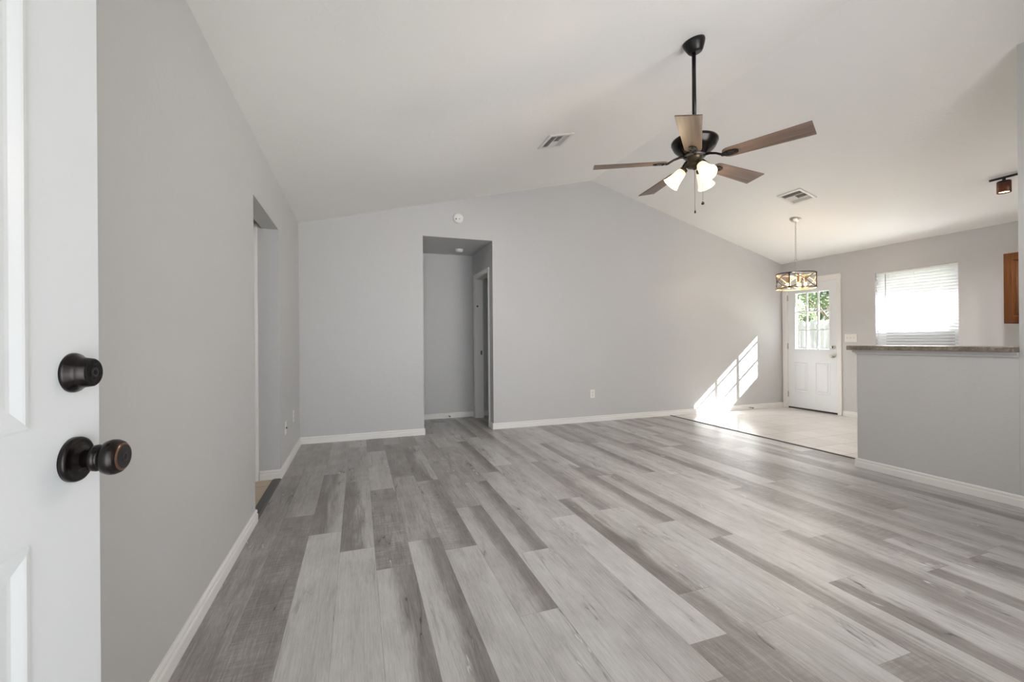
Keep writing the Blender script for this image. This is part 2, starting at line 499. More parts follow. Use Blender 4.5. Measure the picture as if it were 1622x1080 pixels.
# tone at the left edge, tone at the right edge, saw marks; keyed by row and nearest joint at the plank's near end
TONE = {(0, 2.85): (0.42, 0.36, 0.3), (0, 4.07): (0.5, 0.45, 0), (0, 1.63): (0.40, 0.42, 0.2),
        (1, 1.88): (0.30, 0.28, 0.8), (1, 3.10): (0.48, 0.52, 0), (1, 0.66): (0.42, 0.30, 0.6), (1, 4.32): (0.45, 0.4, 0),
        (2, 1.55): (0.80, 0.74, 0), (2, 2.77): (0.20, 0.60, 0), (2, 3.99): (0.55, 0.45, 0), (2, 0.33): (0.78, 0.74, 0),
        (3, 1.275): (0.80, 0.74, 0), (3, 2.495): (0.18, 0.64, 0), (3, 3.715): (0.42, 0.55, 0), (3, 0.05): (0.78, 0.7, 0),
        (4, 1.013): (0.78, 0.24, 0), (4, 2.233): (0.30, 0.32, 0.9), (4, 3.453): (0.66, 0.62, 0), (4, 4.673): (0.25, 0.3, 0.4),
        (5, 1.27): (0.78, 0.22, 0), (5, 2.49): (0.42, 0.50, 0), (5, 3.71): (0.22, 0.28, 0.8), (5, 4.93): (0.5, 0.45, 0),
        (6, 1.10): (0.66, 0.72, 0), (6, 2.32): (0.52, 0.24, 0.7), (6, 3.54): (0.18, 0.60, 0), (6, 4.76): (0.32, 0.28, 0.6),
        (7, 0.437): (0.72, 0.76, 0), (7, 1.657): (0.66, 0.22, 0), (7, 2.877): (0.42, 0.50, 0), (7, 4.10): (0.5, 0.45, 0),
        (8, 0.93): (0.80, 0.70, 0), (8, 2.153): (0.62, 0.20, 0), (8, 3.37): (0.46, 0.52, 0),
        (9, 1.13): (0.68, 0.60, 0), (9, 2.35): (0.64, 0.62, 0), (9, 3.57): (0.56, 0.18, 0), (9, -0.09): (0.36, 0.3, 0.4),
        (10, 1.289): (0.80, 0.78, 0), (10, 2.51): (0.60, 0.55, 0), (10, 0.07): (0.30, 0.42, 0.3),
        (11, 1.56): (0.16, 0.60, 0), (11, 2.78): (0.6, 0.5, 0), (11, 0.34): (0.34, 0.62, 0.2),
        (12, 1.292): (0.62, 0.72, 0), (12, 0.072): (0.66, 0.74, 0), (13, 2.208): (0.62, 0.18, 0), (13, 0.988): (0.66, 0.72, 0),
        (13, -0.23): (0.36, 0.32, 0.5), (14, 0.715): (0.34, 0.66, 0.2), (16, 3.085): (0.6, 0.22, 0.2), (19, 2.813): (0.2, 0.5, 0),
        (18, 0.083): (0.22, 0.62, 0), (18, 1.303): (0.6, 0.34, 0.4), (20, 0.09): (0.20, 0.58, 0), (20, 1.31): (0.6, 0.34, 0.4),
        (15, 0.18): (0.22, 0.68, 0), (14, -0.505): (0.3, 0.62, 0)}
def plank_tone(row, y0):
    for (r, y), t in TONE.items():
        if r == row and abs(y - y0) < 0.1:
            return t
    rr = random.random()
    if rr < 0.30: return (random.uniform(0.60, 0.75), random.uniform(0.6, 0.75), 0)
    if rr < 0.55: return (random.uniform(0.55, 0.70), random.uniform(0.25, 0.4), 0)
    if rr < 0.75: return (random.uniform(0.28, 0.4), random.uniform(0.5, 0.65), 0)
    if rr < 0.85: return (random.uniform(0.28, 0.36), random.uniform(0.28, 0.36), 0.7)
    return (random.uniform(0.45, 0.55), random.uniform(0.45, 0.55), 0)

def make_floor():
    areas = [(-0.617, STRIP - 0.012, -0.05, YB + 0.0), (0.2, 3.0, YB, 6.6), (STRIP - 0.012, 6.62, -0.05, 1.53)]
    verts, faces, uvs, cols = [], [], [], []
    for row in range(0, 42):
        xa = X00 + row * W
        j = JOINT.get(row, random.uniform(0, 1.22))
        y = j - math.ceil((j + 1.5) / L) * L
        while y < 6.7:
            tl, tr, sw = plank_tone(row, y)
            seed = random.random()
            for (ax, bx, ay, by) in areas:
                x0, x1, y0, y1 = max(xa, ax), min(xa + W, bx), max(y, ay), min(y + L, by)
                if x1 - x0 < 1e-4 or y1 - y0 < 1e-4:
                    continue
                n = len(verts)
                for (px, py) in ((x0, y0), (x1, y0), (x1, y1), (x0, y1)):
                    verts.append((px, py, 0.0)); uvs.append(((px - xa) / W, py - y)); cols.append((tl, tr, seed, sw))
                faces.append((n, n + 1, n + 2, n + 3))
            y += L
    nb = len(faces)
    for (x0, x1, y0, y1) in areas:     # the board under the planks
        n = len(verts)
        for z in (-0.12, -0.004):
            for (px, py) in ((x0, y0), (x1, y0), (x1, y1), (x0, y1)):
                verts.append((px, py, z)); uvs.append((0.5, 0.5)); cols.append((0.3, 0.3, 0, 0))
        faces += [(n + 3, n + 2, n + 1, n), (n + 4, n + 5, n + 6, n + 7)] + [(n + i, n + (i + 1) % 4, n + 4 + (i + 1) % 4, n + 4 + i) for i in range(4)]
    me = bpy.data.meshes.new('floor')
    me.from_pydata(verts, [], faces)
    me.uv_layers.new(name='UVMap')
    me.attributes.new('plank', 'FLOAT_COLOR', 'CORNER')
    loops = [vi for p in me.polygons for vi in p.vertices]
    me.uv_layers['UVMap'].data.foreach_set('uv', [c for vi in loops for c in uvs[vi]])
    me.attributes['plank'].data.foreach_set('color', [c for vi in loops for c in cols[vi]])
    me.materials.append(M['floor'])
    o = bpy.data.objects.new('floor', me); COL.objects.link(o)
    return struct(o, 'grey wood-look vinyl plank floor of the living room', 'floor')
make_floor()
struct(MB().box(STRIP + 0.012, XR + 0.14, 1.53, YB + 0.02, -0.12, 0.0).build('floor_tile', M['tile']), 'beige square tile floor of the dining corner and kitchen', 'floor')
struct(MB().box(-2.0, XL - 0.05, 2.4, 5.2, -0.12, -0.001).build('floor_tile', M['tile2']), 'tan tile floor seen through the opening in the left wall', 'floor')
# transition strips
def strip(name, x0, x1, y0, y1, h, label):
    w = (x1 - x0)
    prof = [(0, -0.02), (w, -0.02), (w, 0.001), (w * 0.8, h), (w * 0.2, h), (0, 0.001)]
    m = axes((1, 0, 0), (0, 0, 1), (0, 1, 0), (x0, 0, 0))
    return struct(MB().prism(prof, y0, y1, m).build(name, M['strip']), label, 'trim')
strip('trim_1', STRIP - 0.013, STRIP + 0.013, 2.585, YB - 0.016, 0.008, 'dark strip between vinyl planks and beige dining tile')
strip('trim_2', XL - 0.055, XL + 0.012, OY0 + 0.002, OY1 - 0.016, 0.007, 'dark floor strip across the opening in the left wall')

# ------------------------------------------------------------------ walls
TOP = 0.08
def zt(x): return ceil_z(x) + TOP
def xz_wall(mb, poly, y0, y1):
    """polygon of (x, z), swept along y."""
    mb.prism(poly, y0, y1, axes((1, 0, 0), (0, 0, 1), (0, 1, 0)))

mb = MB()
mb.box(XL - 0.12, XL, -0.11, OY0, -0.1, ZL + TOP).box(XL - 0.12, XL, OY0, OY1, OZ, ZL + TOP).box(XL - 0.12, XL, OY1, YB + 0.12, -0.1, ZL + TOP)
struct(mb.build('wall_left', M['wall']), 'light grey wall running along the left beside the open front door', 'wall')

mb = MB()
Y2 = YB + 0.12
xz_wall(mb, [(XL, -0.1), (HX0, -0.1), (HX0, zt(HX0)), (XL, zt(XL))], YB, Y2)
xz_wall(mb, [(HX0, HZ), (HX1, HZ), (HX1, zt(HX1)), (HX0, zt(HX0))], YB, Y2)
xz_wall(mb, [(HX1, -0.1), (XR + 0.14, -0.1), (XR + 0.14, zt(XR + 0.14)), (XP, zt(XP)), (HX1, zt(HX1))], YB, Y2)
struct(mb.build('wall_back', M['wall']), 'light grey gable wall opposite the camera with the hallway opening', 'wall')

DY0, DY1, DZ = 4.405, 5.212, 2.005      # back door opening
WY0, WY1, WZ0, WZ1 = 3.052, 3.918, 0.96, 2.005
mb = MB()
for (y0, y1, z0, z1) in ((-0.11, WY0, -0.1, ZR + TOP), (WY0, WY1, -0.1, WZ0), (WY0, WY1, WZ1, ZR + TOP), (WY1, DY0, -0.1, ZR + TOP), (DY0, DY1, DZ, ZR + TOP), (DY1, YB, -0.1, ZR + TOP)):
    mb.box(XR, XR + 0.14, y0, y1, z0, z1)
struct(mb.build('wall_right', M['wall']), 'grey exterior wall with the glazed back door and blind-covered window', 'wall')

mb = MB()
FD0, FD1, FDZ = -0.515, 0.41, 2.06
FW0, FW1, FWZ0, FWZ1 = 1.6, 3.4, 0.6, 2.02  # opening for the added, unseen window
def front(x0, x1, z0, z1=None):
    if z1 is None:
        pts = [(x0, z0), (x1, z0), (x1, zt(x1))] + ([(XP, zt(XP))] if x0 < XP < x1 else []) + [(x0, zt(x0))]
    else:
        pts = [(x0, z0), (x1, z0), (x1, z1), (x0, z1)]
    xz_wall(mb, pts, -0.11, 0.03)
front(XL, FD0, -0.1); front(FD0, FD1, FDZ); front(FD1, FW0, -0.1); front(FW0, FW1, -0.1, FWZ0); front(FW0, FW1, FWZ1); front(FW1, XR, -0.1)
struct(mb.build('wall_front', M['wall']), 'grey front wall behind the camera with doorway and added window', 'wall')

mb = MB()
xz_wall(mb, [(PX, -0.1), (XR, -0.1), (XR, zt(XR)), (PX, zt(PX))], PY0 - 0.12, PY0)
struct(mb.build('wall_kitchen', M['wall']), 'full-height grey wall at the right edge ending the kitchen counter', 'wall')
struct(MB().box(PX, PX + 0.13, PY0, PY1, -0.05, 1.02).build('wall_peninsula', M['wall'], bevel=0.004), 'grey half wall carrying the mottled bar counter', 'half wall')

# hallway behind the back wall
mb = MB()
mb.box(0.2, 3.0, HY, HY + 0.1, -0.1, 2.75)
struct(mb.build('wall_hall_back', M['wall']), 'grey wall at the end of the hallway recess', 'wall')
struct(MB().box(0.10, 0.2, Y2, HY + 0.1, -0.1, 2.75).build('wall_hall_left', M['wall']), 'grey hidden side wall of the hallway recess', 'wall')
HD0, HD1, HDZ = 5.50, 6.175, 2.035
mb = MB()
mb.box(HX1, HX1 + 0.115, Y2, HD0, -0.1, 2.75).box(HX1, HX1 + 0.115, HD0, HD1, HDZ, 2.75).box(HX1, HX1 + 0.115, HD1, HY, -0.1, 2.75)
struct(mb.build('wall_hall_right', M['wall']), 'grey right side wall of the hallway with a white door frame', 'wall')
struct(MB().box(2.9, 3.0, Y2, HY, -0.1, 2.75).build('wall_bedroom', M['wall']), 'grey wall of the room beyond the hallway doorway', 'wall')
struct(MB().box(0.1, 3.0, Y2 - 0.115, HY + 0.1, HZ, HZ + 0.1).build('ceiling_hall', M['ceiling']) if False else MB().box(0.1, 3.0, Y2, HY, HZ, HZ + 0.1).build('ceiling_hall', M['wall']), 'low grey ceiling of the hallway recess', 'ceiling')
# utility room behind the left wall
mb = MB()
mb.box(-2.0, XL - 0.12, OY1, OY1 + 0.1, -0.1, 2.5)
struct(mb.build('wall_utility_back', M['wall']), 'grey side wall inside the room behind the left opening', 'wall')
struct(MB().box(-2.1, -2.0, 2.4, OY1 + 0.1, -0.1, 2.5).box(-2.0, XL - 0.12, 2.3, 2.4, -0.1, 2.5).build('wall_utility_side', M['wall']), 'far grey wall inside the room behind the left opening', 'wall')
struct(MB().box(-2.1, XL - 0.12, 2.3, OY1 + 0.1, 2.5, 2.6).build('ceiling_utility', M['ceiling']), 'ceiling of the room behind the left opening', 'ceiling')

# ceiling and roof: sloping slabs with an eave past the right wall
TH = 0.16
ex, ef, eb = 7.30, -1.75, 6.6  # front overhang is unseen, made deep to keep sun off the front openings
mb = MB()
xz_wall(mb, [(XL - 0.6, ceil_z(XL) - 0.6 * ML), (XL, ZL), (XP, ZP), (XR, ZR), (XR, ZR + TH), (XP, ZP + TH), (XL, ZL + TH), (XL - 0.6, ceil_z(XL) - 0.6 * ML + TH)], ef, eb)
struct(mb.build('ceiling', M['ceiling']), 'white vaulted ceiling with a ridge running away from the camera', 'ceiling')
mb = MB()
zo = ZR + (ex - XR) * MR
xz_wall(mb, [(XR + 0.14, ZR + 0.14 * MR), (ex, zo), (ex, zo + TH), (XR, ZR + TH), (XR, ZR + TH - 0.02), (XR + 0.14, ZR + 0.14 * MR + 0.1)], ef, eb)
struct(mb.build('trim_3', M['siding']), 'roof eave outside above the back door', 'eave')

# ------------------------------------------------------------------ baseboards
BH, BT = 0.076, 0.015
PROF = [(0, 0), (BT, 0), (BT, 0.044), (BT * 0.86, 0.050), (BT * 0.66, 0.053), (BT * 0.66, 0.058), (BT * 0.80, 0.062), (BT * 0.72, 0.070), (BT * 0.4, BH), (0, BH)]
def baseboard(name, runs, label):
    """runs: (x0, y0, x1, y1, nx, ny): wall line and the side it faces."""
    mb = MB()
    for (x0, y0, x1, y1, nx, ny) in runs:
        d = Vector((x1 - x0, y1 - y0, 0)); ln = d.length; d.normalize()
        mb.prism(PROF, 0, ln, axes((nx, ny, 0), (0, 0, 1), d, (x0, y0, 0.0005)))
    return struct(mb.build(name, M['trim']), label, 'baseboard')
baseboard('baseboard_left_near', [(XL, 0.03, XL, OY0, 1, 0)], 'white baseboard along the left wall between front door and opening')
baseboard('baseboard_left_far', [(XL, OY1, XL, YB, 1, 0), (-0.765, OY1, XL + BT, OY1, 0, -1)], 'white baseboard wrapping the left wall from opening to far corner')
baseboard('baseboard_back_left', [(XL, YB, HX0 + BT * 0.7, YB, 0, -1)], 'white baseboard on the back wall left of the hallway')
baseboard('baseboard_back_right', [(HX1 - BT, YB, XR, YB, 0, -1), (HX1, YB, HX1, 5.44, -1, 0)], 'white baseboard on the back wall from hallway to back door')
baseboard('baseboard_hall', [(0.2, HY, HX1, HY, 0, -1)], 'white baseboard at the end of the hallway recess')
baseboard('baseboard_bedroom', [(HX1 + 0.115, HY, 2.9, HY, 0, -1)], 'white baseboard seen through the hallway door frame')
baseboard('baseboard_right', [(XR, 1.6, XR, 4.34, -1, 0)], 'white baseboard on the right wall beside the back door')
baseboard('baseboard_peninsula', [(PX, PY0 - 0.12, PX, PY1, -1, 0), (PX - BT, PY1, PX + 0.13, PY1, 0, 1), (PX - BT, PY0 - 0.12, XR, PY0 - 0.12, 0, -1)], 'white baseboard along the bottom of the half wall')

# ------------------------------------------------------------------ panel doors
def panel_loops(mb, x0, x1, z0, z1, yf, sgn, loops):
    """concentric rectangles (inset, height) on a face at y = yf, height pointing to -y when sgn = 1."""
    rings = []
    for ins, h in loops:
        y = yf - sgn * h
        rings.append([(x0 + ins, y, z0 + ins), (x1 - ins, y, z0 + ins), (x1 - ins, y, z1 - ins), (x0 + ins, y, z1 - ins)])
    vs = [p for r in rings for p in r]
    fs = []
    for i in range(len(rings) - 1):
        for k in range(4):
            l = (k + 1) % 4
            fs.append((i * 4 + k, i * 4 + l, (i + 1) * 4 + l, (i + 1) * 4 + k))
    n = (len(rings) - 1) * 4
    fs.append((n, n + 1, n + 2, n + 3))
    mb.add(vs, fs)

def slab_with_holes(mb, w, h, t, holes, z0=0.0):
    xs = sorted({0.0, w, *[q for a in holes for q in a[:2]]})
    zs = sorted({z0, h, *[q for a in holes for q in a[2:]]})
    def inside(i, j):
        cx, cz = (xs[i] + xs[i + 1]) / 2, (zs[j] + zs[j + 1]) / 2
        return any(a[0] < cx < a[1] and a[2] < cz < a[3] for a in holes)
    for i in range(len(xs) - 1):
        for j in range(len(zs) - 1):
            if inside(i, j):
                continue
            a, b_, c, d = xs[i], xs[i + 1], zs[j], zs[j + 1]
            mb.add([(a, 0, c), (b_, 0, c), (b_, 0, d), (a, 0, d)], [(0, 1, 2, 3)])
            mb.add([(a, t, c), (b_, t, c), (b_, t, d), (a, t, d)], [(3, 2, 1, 0)])
    mb.add([(0, 0, z0), (w, 0, z0), (w, 0, h), (0, 0, h), (0, t, z0), (w, t, z0), (w, t, h), (0, t, h)], [(0, 4, 5, 1), (1, 5, 6, 2), (2, 6, 7, 3), (3, 7, 4, 0)])
    for a in holes:
        x0, x1, c, d = a
        mb.add([(x0, 0, c), (x1, 0, c), (x1, 0, d), (x0, 0, d), (x0, t, c), (x1, t, c), (x1, t, d), (x0, t, d)], [(0, 1, 5, 4), (1, 2, 6, 5), (2, 3, 7, 6), (3, 0, 4, 7)])

EMBOSS = [(0, 0), (0.004, 0.003), (0.010, 0.0036), (0.014, 0.003), (0.030, -0.0004), (0.036, -0.0006), (0.072, 0.0012), (0.076, 0.0012)]

# open front door on the left edge
ang = math.radians(19.46 - 14.0)
D = Vector((math.sin(ang), math.cos(ang), 0)); N = Vector((math.cos(ang), -math.sin(ang), 0))
edge = Vector((-0.427, 0.954, 0))
hinge = edge - D * 0.91
fd = thing('door_1', 'white open front door at the left edge with bronze knob and lock', 'door', (hinge.x, hinge.y, 0.012), Matrix((D, -N, Vector((0, 0, 1)))).transposed(), kind='structure')
holes = []
for (a, b_) in ((0.15, 0.415), (0.498, 0.763)):
    for (c, d) in ((0.22, 0.823), (0.984, 1.70), (1.79, 1.93)):
        holes.append((a, b_, c, d))
mb = MB(); slab_with_holes(mb, 0.91, 2.03, 0.045, holes)
mb.build('slab', M['door'], fd)
for hset in holes:
    mb = MB()
    panel_loops(mb, *hset, 0.0, 1, EMBOSS); panel_loops(mb, *hset, 0.045, -1, EMBOSS)
    mb.build('panel', M['door'], fd)
LOCK = axes((1, 0, 0), (0, 0, 1), (0, -1, 0), (0.91 - 0.061, 0, 0))
def at_lock(z): return Matrix.Translation((0, 0, z)) @ LOCK
kb = MB().lathe([(0.0355, 0.0), (0.0358, 0.006), (0.0345, 0.0092), (0.0315, 0.0100), (0.0295, 0.0090), (0.0180, 0.0095), (0.015, 0.016)], at_lock(0.922), 48).build('knob', M['bronze'], fd)
MB().lathe([(0.0135, 0.015), (0.0135, 0.022), (0.0205, 0.027), (0.0215, 0.033), (0.0195, 0.037), (0.0165, 0.039), (0.0195, 0.0405), (0.0262, 0.045), (0.0285, 0.052), (0.0282, 0.058), (0.0255, 0.064), (0.0222, 0.0672)], at_lock(0.922), 48).build('knob_handle', M['bronze'], kb)
MB().lathe([(0.0222, 0.0672), (0.0200, 0.0690), (0.0190, 0.0688)], at_lock(0.922), 48, cap=False).build('knob_rim', M['bronze_edge'], kb)
MB().lathe([(0.0190, 0.0688), (0.0182, 0.0668), (0.0080, 0.0672), (0.0075, 0.0700), (0.0045, 0.0702), (0.004, 0.0690), (0.0, 0.0690)], at_lock(0.922), 40).build('key_cylinder', M['black'], kb)
db = MB().lathe([(0.0318, 0.0), (0.0318, 0.003), (0.0305, 0.006), (0.0262, 0.0105), (0.0242, 0.016), (0.0225, 0.0270), (0.0212, 0.0285), (0.0190, 0.0288)], at_lock(1.061), 48).build('deadbolt', M['bronze'], fd)
MB().lathe([(0.0190, 0.0288), (0.0182, 0.0268), (0.0085, 0.0272), (0.0080, 0.0300), (0.0048, 0.0302), (0.0042, 0.0286), (0.0, 0.0286)], at_lock(1.061), 40).build('key_cylinder', M['black'], db)
for z in (0.25, 1.0, 1.78):
    MB().lathe([(0.007, -0.05), (0.007, 0.05)], Matrix.Translation((-0.006, 0.022, z)), 12).build('hinge', M['hinge'], fd)

# back door in the right wall: local x runs along +y, face towards the room
RX = XR + 0.012
bd = thing('door_2', 'white back door with nine-pane glass beside the dining corner', 'door', (RX, DY0 + 0.016, 0.026), Matrix(((0, 1, 0), (1, 0, 0), (0, 0, 1))), kind='structure')
# local (x, y, z) -> world (y, x, z); keep the frame right-handed through explicit mesh coordinates
bd.matrix_world = Matrix.Translation((RX, DY0 + 0.016, 0.026)) @ axes((0, 1, 0), (-1, 0, 0), (0, 0, 1)).to_4x4()
DW, DH, DT = DY1 - DY0 - 0.028, 1.965, 0.042
G = (0.105, 0.665, 0.925, 1.832)
P1, P2 = (0.108, 0.340, 0.245, 0.735), (0.452, 0.680, 0.245, 0.735)
def bmx(mb):      # mirror the slab depth so that its face (y = 0) looks at the room (+y local = -x world)
    for i, p in enumerate(mb.v):
        mb.v[i] = Vector((p.x, -p.y, p.z))
    return mb
mb = MB(); slab_with_holes(mb, DW, DH, DT, [G, P1, P2]); bmx(mb).build('slab', M['door'], bd)
EMB2 = [(0, 0), (0.004, 0.003), (0.012, 0.003), (0.020, -0.005), (0.032, -0.005), (0.052, 0.002), (0.056, 0.002)]
for hset in (P1, P2):
    mb = MB(); panel_loops(mb, *hset, 0.0, 1, EMB2); panel_loops(mb, *hset, DT, -1, EMB2)
    bmx(mb).build('panel', M['door'], bd)
mb = MB()
fw = 0.013
for (a, b_) in ((G[0] - 0.012, G[0] + fw), (G[1] - fw, G[1] + 0.012)):
    mb.box(a, b_, -0.005, DT + 0.005, G[2] - 0.012, G[3] + 0.012)
for (c, d) in ((G[2] - 0.012, G[2] + fw), (G[3] - fw, G[3] + 0.012)):
    mb.box(G[0] + fw, G[1] - fw, -0.005, DT + 0.005, c, d)
gx = [G[0] + fw, G[0] + fw + (G[1] - G[0] - 2 * fw) / 3, G[0] + fw + (G[1] - G[0] - 2 * fw) * 2 / 3, G[1] - fw]
gz_ = [G[2] + fw + (G[3] - G[2] - 2 * fw) * k / 3 for k in (1, 2)]
for x in gx[1:3]:
    mb.box(x - 0.0095, x + 0.0095, 0.010, DT - 0.010, G[2] + fw, G[3] - fw)
for z in gz_:
    for k in range(3):
        mb.box(gx[k] + (0.0095 if k else 0), gx[k + 1] - (0.0095 if k < 2 else 0), 0.010, DT - 0.010, z - 0.011, z + 0.011)
bmx(mb).build('glazing_frame', M['door'], bd)
bmx(MB().box(G[0], G[1], DT / 2 - 0.002, DT / 2 + 0.002, G[2], G[3])).build('pane', M['glass'], bd)
OUT = axes((1, 0, 0), (0, 0, -1), (0, 1, 0))
kn = MB().lathe([(0.031, 0), (0.031, 0.005), (0.027, 0.010), (0.012, 0.013), (0.011, 0.026), (0.019, 0.033), (0.026, 0.044), (0.026, 0.052), (0.020, 0.061), (0.008, 0.064), (0, 0.064)], Matrix.Translation((0.062, 0, 0.838)) @ OUT, 32).build('knob', M['nickel'], bd)
dbb = MB().lathe([(0.031, 0), (0.031, 0.004), (0.026, 0.012), (0.016, 0.014), (0, 0.014)], Matrix.Translation((0.062, 0, 0.968)) @ OUT, 32).build('deadbolt', M['nickel'], bd)
MB().box(0.062 - 0.006, 0.062 + 0.006, 0.013, 0.032, 0.95, 0.986).build('thumb_turn', M['hinge'], dbb, 0.003)
for z in (0.20, 0.98, 1.76):
    MB().lathe([(0.007, -0.048), (0.0085, -0.044), (0.0085, 0.044), (0.007, 0.048)], Matrix.Translation((DW + 0.006, 0.006, z)), 12).build('hinge', M['hinge'], bd)
bmx(MB().box(0.002, DW - 0.002, -0.004, 0.05, -0.022, -0.0005)).build('sweep', M['dark'], bd)

def casing(name, frame_axes, y0, y1, zh, w, t, label, depth=0.0, sides=(1, 1)):
    """frame around an opening: profile in (along, out); frame_axes maps (along, out, z) to the room."""
    mb = MB()
    def leg(a0, a1):
        s = 1 if a1 > a0 else -1
        pr = [(a0, 0), (a0, t * 0.55), (a0 + (a1 - a0) * 0.2, t * 0.7), (a0 + (a1 - a0) * 0.55, t * 0.8), (a0 + (a1 - a0) * 0.8, t), (a1, t), (a1, 0)]
        return pr
    wl, wr = (w if not isinstance(w, tuple) else w[0]), (w if not isinstance(w, tuple) else w[1])
    mb.prism(leg(y0, y0 - wl), 0.0, zh, frame_axes)
    mb.prism(leg(y1, y1 + wr), 0.0, zh, frame_axes)
    wt = max(wl, wr)
    m2 = frame_axes @ axes((0, 0, 1), (0, 1, 0), (-1, 0, 0))
    mb.prism(leg(zh, zh + wt), -(y1 + wr), -(y0 - wl), m2)
    if depth:
        for (a0, a1, z0, z1) in ((y0 - 0.012, y0 + 0.004, 0, zh), (y1 - 0.004, y1 + 0.012, 0, zh), (y0, y1, zh - 0.006, zh + 0.012)):
            mb.box(a0, a1, -depth, 0.001, z0, z1, frame_axes)
    return struct(mb.build(name, M['trim']), label, 'trim')
AX_R = axes((0, 1, 0), (-1, 0, 0), (0, 0, 1), (XR, 0, 0))
casing('trim_4', AX_R, DY0 + 0.012, DY1 - 0.008, DZ - 0.004, (0.060, 0.072), 0.016, 'white casing around the glazed back door', 0.14)
AX_H = axes((0, 1, 0), (-1, 0, 0), (0, 0, 1), (HX1, 0, 0))
hc = casing('trim_5', AX_H, HD0 + 0.005, HD1 - 0.005, HDZ - 0.004, 0.058, 0.016, 'white door frame on the right side of the hallway', 0.115)
MB().box(HX1 + 0.072, HX1 + 0.096, HD1 - 0.0135, HD1 - 0.0085, 0.925, 0.985).build('strike_plate', M['hinge'], hc, 0.002)
MB().lathe([(0.014, 0), (0.014, 0.002), (0, 0.002)], axes((1, 0, 0), (0, 0, 1), (0, -1, 0), (HX1 + 0.03, HD1 - 0.009, 1.635)), 20).build('sticker', M['sticker'], hc)
# white frame and closed door leaf inside the left opening
mb = MB()
mb.prism([(-0.772, 0), (-0.772, 0.012), (-0.79, 0.018), (-0.83, 0.016), (-0.84, 0)], 0, 2.09, axes((1, 0, 0), (0, -1, 0), (0, 0, 1), (0, OY1, 0)))
mb.box(-1.75, -0.84, OY1 - 0.014, OY1, 2.02, 2.09)
struct(mb.build('trim_6', M['trim']), 'white door casing just inside the left wall opening', 'trim')
ud = thing('door_3', 'white door leaf half hidden inside the left wall opening', 'door', (-0.842, OY1 - 0.004, 0.008), kind='structure')
mb = MB(); slab_with_holes(mb, 0.78, 2.0, 0.03, [(0.12, 0.34, 0.25, 0.85), (0.44, 0.66, 0.25, 0.85), (0.12, 0.34, 1.0, 1.85), (0.44, 0.66, 1.0, 1.85)])
for i, p in enumerate(mb.v): mb.v[i] = Vector((-p.x, p.y - 0.03, p.z))
mb.build('slab', M['trim'], ud)
for hset in ((0.12, 0.34, 0.25, 0.85), (0.44, 0.66, 0.25, 0.85), (0.12, 0.34, 1.0, 1.85), (0.44, 0.66, 1.0, 1.85)):
    mb = MB(); panel_loops(mb, *hset, 0.0, 1, EMB2)
    for i, p in enumerate(mb.v): mb.v[i] = Vector((-p.x, p.y - 0.03, p.z))
    mb.build('panel', M['trim'], ud)

# ------------------------------------------------------------------ kitchen window and blind
wn = thing('window_1', 'double-hung kitchen window behind the white blind', 'window', (XR + 0.07, (WY0 + WY1) / 2, WZ0), kind='structure')
hw, hh = (WY1 - WY0) / 2, WZ1 - WZ0
def ring(mb, x0, x1, y0, y1, z0, z1, w):
    mb.box(x0, x1, y0, y0 + w, z0, z1).box(x0, x1, y1 - w, y1, z0, z1).box(x0, x1, y0 + w, y1 - w, z0, z0 + w).box(x0, x1, y0 + w, y1 - w, z1 - w, z1)
mb = MB(); ring(mb, 0.0, 0.06, -hw, hw, 0, hh, 0.03); mb.build('window_frame', M['vinyl'], wn)
zm = 1.235 - WZ0
mb = MB(); ring(mb, 0.035, 0.055, -hw + 0.03, hw - 0.03, zm - 0.02, hh - 0.03, 0.04); mb.build('sash', M['vinyl'], wn)
mb = MB(); ring(mb, 0.010, 0.030, -hw + 0.03, hw - 0.03, 0.03, zm + 0.025, 0.04); mb.build('sash', M['vinyl'], wn)
MB().box(0.043, 0.047, -hw + 0.06, hw - 0.06, zm, hh - 0.06).build('pane', M['glass'], wn)
MB().box(0.018, 0.022, -hw + 0.06, hw - 0.06, 0.06, zm).build('pane', M['glass'], wn)
MB().box(0.056, 0.057, -hw + 0.03, hw - 0.03, 0.03, zm).build('dimming_screen', M['screen'], wn)
MB().box(-0.07, 0.0, -hw, hw, -0.002, 0.012).build('sill', M['trim'], wn, 0.003)

bl = thing('window_blind', 'white horizontal slat blind lowered over the kitchen window', 'blind', (XR + 0.020, (WY0 + WY1) / 2, WZ1))
MB().box(-0.014, 0.014, -hw + 0.006, hw - 0.006, -0.026, -0.002).build('headrail', M['vinyl'], bl, 0.002)
mb = MB()
z = -0.046
tilt = math.radians(-50)
while z > -(hh - 0.045):
    pts = []
    for q in (-1, -0.5, 0, 0.5, 1):
        a = q * 0.0215
        camber = 0.0026 * (1 - q * q)
        pts.append((a * math.cos(tilt) + camber * math.sin(tilt), z + a * math.sin(tilt) - camber * math.cos(tilt)))
    vs = [(p[0], s * (hw - 0.008), p[1]) for s in (-1, 1) for p in pts]
    mb.add(vs, [(i, i + 1, i + 6, i + 5) for i in range(4)], None, True)
    z -= 0.0375
mb.build('slats', M['slat'], bl)
MB().box(-0.012, 0.012, -hw + 0.008, hw - 0.008, -hh + 0.016, -hh + 0.034).build('bottom_rail', M['vinyl'], bl, 0.003)
for y in (-0.26, 0.0, 0.26):
    MB().tube([(-0.014, y, -0.026), (-0.014, y, -hh + 0.03)], 0.0008, 6).build('ladder_cord', M['plastic'], bl)
MB().tube([(-0.020, 3.797 - (WY0 + WY1) / 2, -0.028), (-0.020, 3.797 - (WY0 + WY1) / 2, -0.68)], 0.0042, 8).build('tilt_wand', plain('grey_clear_wand', (0.30, 0.30, 0.31), 0.3), bl)

